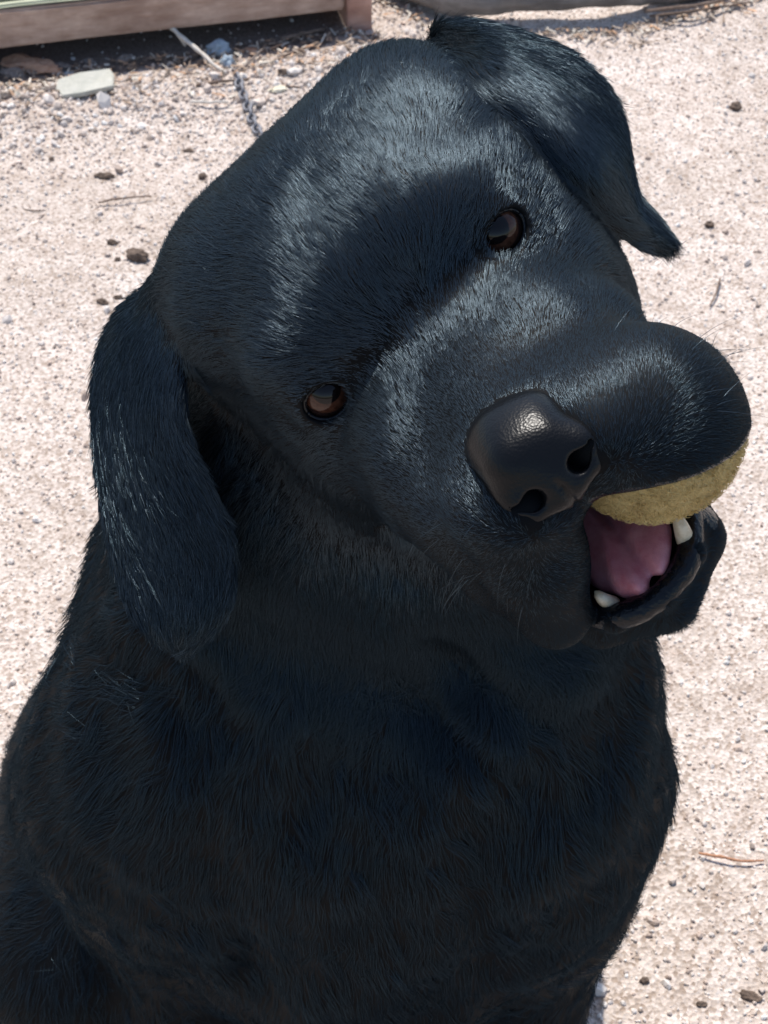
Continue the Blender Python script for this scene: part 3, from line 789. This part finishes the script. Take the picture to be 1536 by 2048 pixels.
# ------------------------------------------------------------------ timber sleeper at the back left
def box_mesh(name, c, ax, half, bevel=.002, wobble=.0, seed=0):
    bm = bmesh.new(); bmesh.ops.create_cube(bm, size=2)
    for v in bm.verts: v.co = Vector((v.co.x * half[0], v.co.y * half[1], v.co.z * half[2]))
    bmesh.ops.subdivide_edges(bm, edges=[e for e in bm.edges if abs(e.verts[0].co.x - e.verts[1].co.x) > 1e-6], cuts=60)
    bmesh.ops.bevel(bm, geom=[e for e in bm.edges if len(e.link_faces) == 2 and e.calc_face_angle(0) > 1], offset=bevel, segments=2, affect='EDGES')
    for v in bm.verts:
        p = Vector((v.co.x * 9 + seed, v.co.y * 60, v.co.z * 60))
        v.co += Vector((0, mnoise.noise(p), mnoise.noise(p + Vector((9, 0, 3))))) * wobble
    A = Matrix(((ax[0][0], ax[1][0], ax[2][0]), (ax[0][1], ax[1][1], ax[2][1]), (ax[0][2], ax[1][2], ax[2][2])))
    for v in bm.verts: v.co = A @ v.co + Vector(c)
    return bm_mesh(name, bm, smooth=False)
def wood(name, a, b, along, dark=(.3, .3, .3)):
    m = NT(name); co = m.coord(); mp = m.n('ShaderNodeMapping'); m.l(co, mp.inputs[0])
    mp.inputs['Rotation'].default_value = (0, 0, -math.atan2(along[1], along[0])); mp.inputs['Scale'].default_value = (4, 60, 60)
    n1 = m.noise(mp.outputs[0], 1.6, 6, .65); n2 = m.noise(co, 14, 4, .6)
    m.set(Base_Color=m.mix(.75, m.ramp(n1, [(.3, a), (.7, b)]), m.ramp(n2, [(.35, dark), (.62, (1, 1, 1))]), 'MULTIPLY'), Roughness=.85)
    m.bump(n1, .5, .004)
    return m.m
along = np.array([_t[0], _t[1], 0]); outw = np.array([SN[0], SN[1], 0]); upz = np.array([0, 0, 1.])
sleeper = empty('timber_sleeper', Vector((SA + SB) / 2) * Vector((1, 1, 0)) if False else Vector(((SA[0] + SB[0]) / 2, (SA[1] + SB[1]) / 2, 0)))
tag(sleeper, 'low weathered brown timber sleeper with mossy green top along the gravel', 'sleeper')
M_wood = wood('weathered_timber', (.38, .25, .185), (.62, .46, .37), along, (.55, .50, .48))
M_green = wood('mossy_timber', (.17, .185, .12), (.30, .31, .22), along, (.6, .6, .6))
M_worn = wood('worn_edge', (.42, .45, .30), (.60, .60, .45), along, (.7, .7, .7))
ext_l = .8
def along_box(name, t0, t1, back0, back1, z0, z1, mat, wob=.0015, seed=0):
    c = SA + along * ((t0 + t1) / 2) - outw * ((back0 + back1) / 2); c[2] = (z0 + z1) / 2
    return link(name, box_mesh(name, c, (along, -outw, upz), ((t1 - t0) / 2, (back1 - back0) / 2, (z1 - z0) / 2), .003, wob, seed), mat, sleeper)
along_box('front_board', -ext_l, sl_len, 0, .045, .030, .080, M_wood)
along_box('worn_edge', -ext_l, sl_len * .97, .004, .016, .0806, .086, M_worn, .0012, 3)
along_box('top_board', -ext_l, sl_len, .0165, .16, .0803, .0925, M_green, .001, 5)
along_box('back_board', -ext_l, sl_len, .165, .21, -.01, .080, M_wood, .0015, 8)
along_box('end_block', sl_len + .002, sl_len + .036, -.004, .20, -.02, .088, wood('end_block_timber', (.40, .22, .16), (.58, .36, .28), along, (.6, .5, .5)), .001, 11)

# ------------------------------------------------------------------ things lying about
def lump(name, px, py, w, h, mat, label, cat, group=None, seed=0, flat=.7, rough=.28, det=6, sink=.25, sub=3):
    p = G(px, py); d = proj(p)[2]; k = d / FPX
    rx, ry = w * k / 2, h * k / 2
    rz = min(rx, ry) * flat * 1.3
    z0 = float(ground_h(np.array([p[0]]), np.array([p[1]]))[0])
    bm = bmesh.new(); bmesh.ops.create_icosphere(bm, subdivisions=sub, radius=1)
    for v in bm.verts:
        n = v.co.copy(); q = n * 1.7 + Vector((seed * 3.1, seed, 0))
        v.co = n * (1 + rough * mnoise.noise(q) * 1.6 + rough * .6 * mnoise.noise(q * det * .6))
        v.co = Vector((v.co.x * rx, v.co.y * max(ry, rx * .5), v.co.z * rz))
    o = link(name, bm_mesh(name, bm, smooth=False), mat, None, loc=Vector((p[0], p[1], z0 + rz * (1 - 2 * sink) * .6)))
    o.rotation_euler = (0, 0, random.uniform(-.4, .4))
    return tag(o, label, cat, group)
def earth(name, a, b, sc_=220, rough=.95):
    m = NT(name); n1 = m.noise(m.coord(), sc_, 4, .7)
    m.set(Base_Color=m.ramp(n1, [(.3, a), (.7, b)]), Roughness=rough); m.bump(n1, .8, .003); return m.m
M_clod = earth('dark_soil', (.060, .040, .030), (.19, .135, .10))
M_gclod = earth('grey_soil', (.12, .095, .08), (.30, .25, .22))
M_blue = earth('blue_grey_stone', (.22, .28, .33), (.42, .48, .54), 90)
M_bark = earth('orange_bark', (.42, .20, .11), (.66, .40, .26), 120)
M_cream = earth('cream_stone', (.62, .54, .38), (.82, .76, .62), 90)
M_twig = earth('brown_twig', (.11, .075, .055), (.24, .17, .13), 180)
M_red = earth('red_twig', (.30, .13, .07), (.46, .24, .14), 180)
M_pale = earth('bleached_wood', (.52, .46, .40), (.74, .68, .60), 120)
M_shard = earth('pale_green_shard', (.36, .36, .31), (.47, .46, .41), 60, .8)
CG = 'dark soil clods on the gravel'
for a in [
    (275, 520, 46, 34, 'largest dark soil clod, beside the left edge of the dog\'s head'),
    (225, 490, 22, 16, 'small dark clod up and left of the largest clod by the dog'),
    (236, 526, 13, 10, 'tiny dark clod just left of the largest clod by the dog'),
    (206, 608, 24, 14, 'dark flat clod left of the hanging ear\'s root'),
    (236, 598, 20, 10, 'thin dark clod touching the gravel nearest the hanging ear'),
    (210, 352, 38, 16, 'brown crumbly clod above the dark twig on the left gravel'),
    (405, 345, 16, 20, 'reddish brown clod against the crown of the dog\'s head'),
    (375, 292, 22, 9, 'brown sliver of soil below the leaf shard and chain'),
    (103, 318, 10, 10, 'lone speck of brown soil near the left picture edge'),
    (1472, 206, 22, 24, 'dark clod on the open gravel at the upper right'),
    (1419, 450, 18, 18, 'brown clod on the gravel right of the folded ear tip'),
    (1500, 1992, 44, 16, 'dark clod in the lower right corner gravel'),
    (1403, 2008, 22, 12, 'small brown clod in the coarse patch at the bottom right'),
    (1290, 1958, 20, 16, 'small brown clod beside the dog\'s foreleg at the bottom'),
    (567, 160, 24, 16, 'dark clod beside the cream stone chip near the dog\'s crown'),
]:
    lump('soil_clod', *a[:4], M_clod, a[4], 'clod', CG, seed=a[0] * .37)
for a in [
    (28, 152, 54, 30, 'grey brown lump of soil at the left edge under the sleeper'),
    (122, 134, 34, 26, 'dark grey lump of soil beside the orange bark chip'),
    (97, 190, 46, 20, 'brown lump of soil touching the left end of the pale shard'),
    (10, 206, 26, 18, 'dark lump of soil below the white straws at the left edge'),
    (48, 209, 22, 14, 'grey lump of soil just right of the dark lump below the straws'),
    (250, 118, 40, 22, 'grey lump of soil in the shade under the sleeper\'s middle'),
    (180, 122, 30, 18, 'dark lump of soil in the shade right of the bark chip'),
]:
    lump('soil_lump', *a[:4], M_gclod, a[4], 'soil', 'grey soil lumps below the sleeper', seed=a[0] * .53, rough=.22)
lump('stone', 438, 106, 52, 34, M_blue, 'larger blue grey stone near the pale stick', 'stone', 'blue grey stones', seed=4, flat=.9)
lump('stone', 455, 133, 32, 26, M_blue, 'smaller blue grey stone right below the larger blue one', 'stone', 'blue grey stones', seed=9, flat=.9)
lump('stone', 141, 150, 32, 16, M_blue, 'flat blue grey stone above the pale green shard', 'stone', 'blue grey stones', seed=14)
lump('bark_chip', 62, 132, 120, 34, M_bark, 'torn orange bark chip below the sleeper', 'bark', seed=3, flat=.5, rough=.35)
lump('bark_chip', 505, 100, 40, 10, M_bark, 'small orange bark sliver right of the blue stones', 'bark', seed=6, flat=.5)
lump('stone_chip', 556, 186, 36, 15, M_cream, 'cream stone chip beside the crown of the dog', 'stone', seed=5, flat=.6)
lump('fallen_leaf', 935, 20, 40, 14, earth('red_leaf', (.36, .10, .09), (.55, .22, .18)), 'small red fallen leaf behind the folded ear', 'leaf', seed=2, flat=.25, rough=.2)

def stick(name, pix, r_px, mat, label, cat='twig', group='twigs on the gravel', seed=0):
    n = 16; pts = []
    P3 = []
    for (px, py, z) in pix:
        p = G(px, py, z); P3.append(p)
    C = catmull(P3, n); d = proj(C.mean(0))[2]; r = r_px * d / FPX
    for i in range(n):
        C[i] += np.array(mnoise.noise_vector(Vector((i * .45 + seed, seed, 0)))) * r * .6
        C[i][2] = max(C[i][2], float(ground_h(C[i][:1], C[i][1:2])[0]) + r * .5)
    rad = r * (1 - .35 * np.abs(np.linspace(-.4, 1, n))) * (1 + .15 * np.sin(np.arange(n) * 1.9 + seed))
    base = Vector((C[0][0], C[0][1], C[0][2]))
    o = link(name, tube(name, C - np.array(base), rad, 7), mat, None, loc=base)
    return tag(o, label, cat, group)
stick('dry_stick', [(342, 56, .030), (395, 100, .018), (452, 148, .005)], 5.0, M_pale, 'pale dry stick leaning from the sleeper onto the gravel', 'stick', None, 1)
stick('twig', [(196, 405, .003), (225, 399, .005), (262, 395, .005), (303, 392, .004)], 2.3, M_twig, 'thin dark twig on open gravel left of the dog\'s crown', seed=2)
stick('twig', [(46, 418, .002), (70, 421, .003), (92, 420, .002)], 1.3, M_twig, 'short hair thin twig near the left picture edge', seed=3)
stick('twig', [(392, 170, .006), (440, 163, .010), (500, 158, .006)], 3.4, M_twig, 'dark twig lying across the top of the chain', seed=4)
stick('twig', [(468, 150, .006), (495, 128, .010), (526, 98, .008)], 3.0, M_gclod, 'grey twig slanting up right from the blue stones', seed=5)
stick('twig', [(384, 203, .004), (420, 204, .005), (456, 203, .004)], 3.2, M_pale, 'pale flat twig on the gravel left of the chain', seed=6)
stick('twig', [(562, 78, .006), (605, 68, .008), (650, 58, .006)], 4.6, M_twig, 'thick brown twig half buried near the sleeper\'s end', seed=7)
stick('twig', [(548, 118, .005), (590, 104, .008), (632, 88, .005)], 3.0, M_twig, 'brown twig below the thick half buried one', seed=8)
stick('twig', [(572, 177, .003), (590, 176, .004), (608, 178, .003)], 2.0, M_twig, 'short twig touching the dog\'s crown beside the cream chip', seed=9)
stick('twig', [(1441, 556, .002), (1432, 585, .004), (1420, 612, .002)], 2.2, M_twig, 'short brown twig on the gravel right of the dog\'s cheek', seed=10)
stick('twig', [(1396, 1706, .002), (1440, 1714, .004), (1482, 1722, .003), (1528, 1721, .002)], 3.2, M_red, 'reddish twig on the gravel right of the dog\'s chest', seed=11)
stick('straw', [(-20, 196, .004), (25, 192, .008), (72, 190, .006)], 3.0, M_shard, 'white straw lying flat at the left edge', 'straw', 'white straws', 12)
stick('straw', [(14, 176, .008), (38, 190, .006), (62, 208, .003)], 2.6, M_shard, 'white straw slanting across the flat one at the left edge', 'straw', 'white straws', 13)
stick('twig', [(1290, 22, .012), (1380, 12, .02), (1490, -8, .012)], 4.0, M_twig, 'dark twig reaching right from the grey log', seed=14)
stick('twig', [(1300, 32, .006), (1400, 20, .010), (1500, 4, .006)], 3.0, M_twig, 'thinner dark twig below the one reaching from the grey log', seed=15)
stick('twig', [(370, 92, .01), (362, 80, .02), (352, 66, .03)], 2.4, M_pale, 'short pale splinter standing beside the dry stick\'s raised end', seed=16)

# flat shard
c = G(176, 180); k = proj(c)[2] / FPX
out2 = [G(118, 176), G(160, 168), G(196, 158), G(222, 151), G(230, 163), G(229, 190), G(205, 198), G(165, 205), G(126, 206), G(114, 192)]
bm = bmesh.new(); zc = float(ground_h(np.array([c[0]]), np.array([c[1]]))[0])
fv = [bm.verts.new((p[0] - c[0], p[1] - c[1], .004 + .003 * math.sin(i * 1.3))) for i, p in enumerate(out2)]
fc = bm.faces.new(fv); bm.normal_update()
if fc.normal.z < 0: fc.normal_flip()
ex = bmesh.ops.extrude_face_region(bm, geom=[fc])
for v in [g for g in ex['geom'] if isinstance(g, bmesh.types.BMVert)]: v.co.z += .006
bmesh.ops.bevel(bm, geom=[e for e in bm.edges], offset=.0012, segments=2, affect='EDGES')
bmesh.ops.recalc_face_normals(bm, faces=bm.faces)
tag(link('stone_shard', bm_mesh('stone_shard', bm, False), M_shard, None, loc=Vector((c[0], c[1], zc))), 'flat pale green stone shard below the sleeper', 'stone')

# chain
M_chain = NT('dull_steel').set(Base_Color=(.20, .20, .22), Metallic=.3, Roughness=.6)
cp = [(474, 164), (480, 182), (488, 200), (495, 216), (502, 234), (511, 252), (522, 270)]
base = G(*cp[3]); chain_o = empty('chain', Vector((base[0], base[1], 0)))
tag(chain_o, "short length of grey steel chain running behind the dog's head", 'chain')
C = catmull([G(*q) for q in cp], 12)
link_me = None
for i in range(11):
    p0, p1 = C[i], C[i + 1]; mid = (p0 + p1) / 2; d = p1 - p0; ln = np.linalg.norm(d)
    if link_me is None:
        pts = [(math.cos(t) * ln * .45 + math.copysign(ln * .22, math.cos(t)), math.sin(t) * ln * .38, 0) for t in np.linspace(0.01, 2 * math.pi + .01, 29)]
        link_me = tube('chain_link', pts, ln * .15, 8)
    o = bpy.data.objects.new('chain_link', link_me); COL.objects.link(o)
    if not link_me.materials: link_me.materials.append(M_chain.m)
    o.parent = chain_o
    zz = float(ground_h(mid[:1], mid[1:2])[0]) + .005
    o.location = Vector((mid[0], mid[1], zz)) - chain_o.location
    o.rotation_euler = (R(20 if i % 2 else 75), 0, math.atan2(d[1], d[0]))

# grey log at the back right
LA, LB = G(745, 8, .0), G(1400, 6, .0)
lp = catmull([LA + (LA - LB) * .05 + np.array([0, .06, .025]), G(900, 6, .03), G(1080, 8, .032), G(1250, 2, .03), G(1420, -22, .02), G(1600, -60, .02)], 60)
lr = .020 + .004 * np.sin(np.linspace(0, 9, 60)); lr[:6] *= np.linspace(.6, 1, 6); lr[-12:] *= np.linspace(1, .35, 12)
lb = Vector((lp[30][0], lp[30][1], 0))
lme = tube('fallen_log', lp + np.array([0, .022, 0]) - np.array(lb), lr, 20)
for v in lme.vertices:
    q = v.co * 30; v.co += Vector((mnoise.noise(q), mnoise.noise(q + Vector((5, 1, 0))), mnoise.noise(q + Vector((0, 7, 2))))) * .006
M_log = wood('grey_log', (.13, .115, .105), (.30, .28, .265), (LB - LA), (.5, .48, .46))
tag(link('fallen_log', lme, M_log, None, loc=lb), 'grey weathered log lying behind the dog at the back right', 'log')

# shreds of bark and leaf under the sleeper and along the log: a mass nobody could count
n = 1500; r = np.random.default_rng(91)
tp = r.uniform(-.25, sl_len + .05, n); bk = np.abs(r.normal(size=n)) * .055 + .005
x = SA[0] + _t[0] * tp + SN[0] * bk; y = SA[1] + _t[1] * tp + SN[1] * bk
k = r.random(n) < .25
x[k] = r.uniform(LA[0], LB[0] + .1, k.sum()); y[k] = np.interp(x[k], lp[:, 0], lp[:, 1]) - .012 - np.abs(r.normal(size=k.sum())) * .02
L_ = r.uniform(.003, .014, n); W_ = r.uniform(.0010, .0035, n); a_ = r.uniform(0, 6.28, n); z = ground_h(x, y) + .0025 + r.random(n) * .004
BX = np.array([(-1, -.6, -.5), (1, -.3, -.5), (1.1, .4, -.5), (-.9, .7, -.5), (-1, -.6, .5), (1, -.3, .5), (1.1, .4, .5), (-.9, .7, .5)], float)
BF = np.array([(3, 2, 1, 0), (4, 5, 6, 7), (0, 1, 5, 4), (1, 2, 6, 5), (2, 3, 7, 6), (3, 0, 4, 7)])
V = BX[None] * np.stack([L_ / 2, W_, W_ * .35], 1)[:, None] * (1 + r.normal(size=(n, 8, 3)) * .15)
ca, sa = np.cos(a_)[:, None], np.sin(a_)[:, None]; tl = r.normal(size=(n, 1)) * .3
V = np.stack([V[..., 0] * ca - V[..., 1] * sa + x[:, None], V[..., 0] * sa + V[..., 1] * ca + y[:, None], V[..., 2] + V[..., 0] * tl + z[:, None]], -1)
lm = mesh_np('leaf_litter', V.reshape(-1, 3), (BF[None] + (np.arange(n) * 8)[:, None, None]).reshape(-1, 4), smooth=False)
pal = np.array([(.20, .14, .10), (.34, .24, .17), (.46, .37, .29), (.12, .09, .07), (.50, .30, .18), (.58, .52, .44)])
cc = pal[r.choice(len(pal), n)] * r.uniform(.8, 1.15, (n, 1))
att = lm.attributes.new('tint', 'FLOAT_COLOR', 'POINT')
att.data.foreach_set('color', np.concatenate([np.repeat(cc, 8, 0), np.ones((n * 8, 1))], 1).astype(np.float32).ravel())
tag(link('leaf_litter', lm, M_gr.m), 'shreds of bark and leaf below the sleeper and log', kind='stuff')
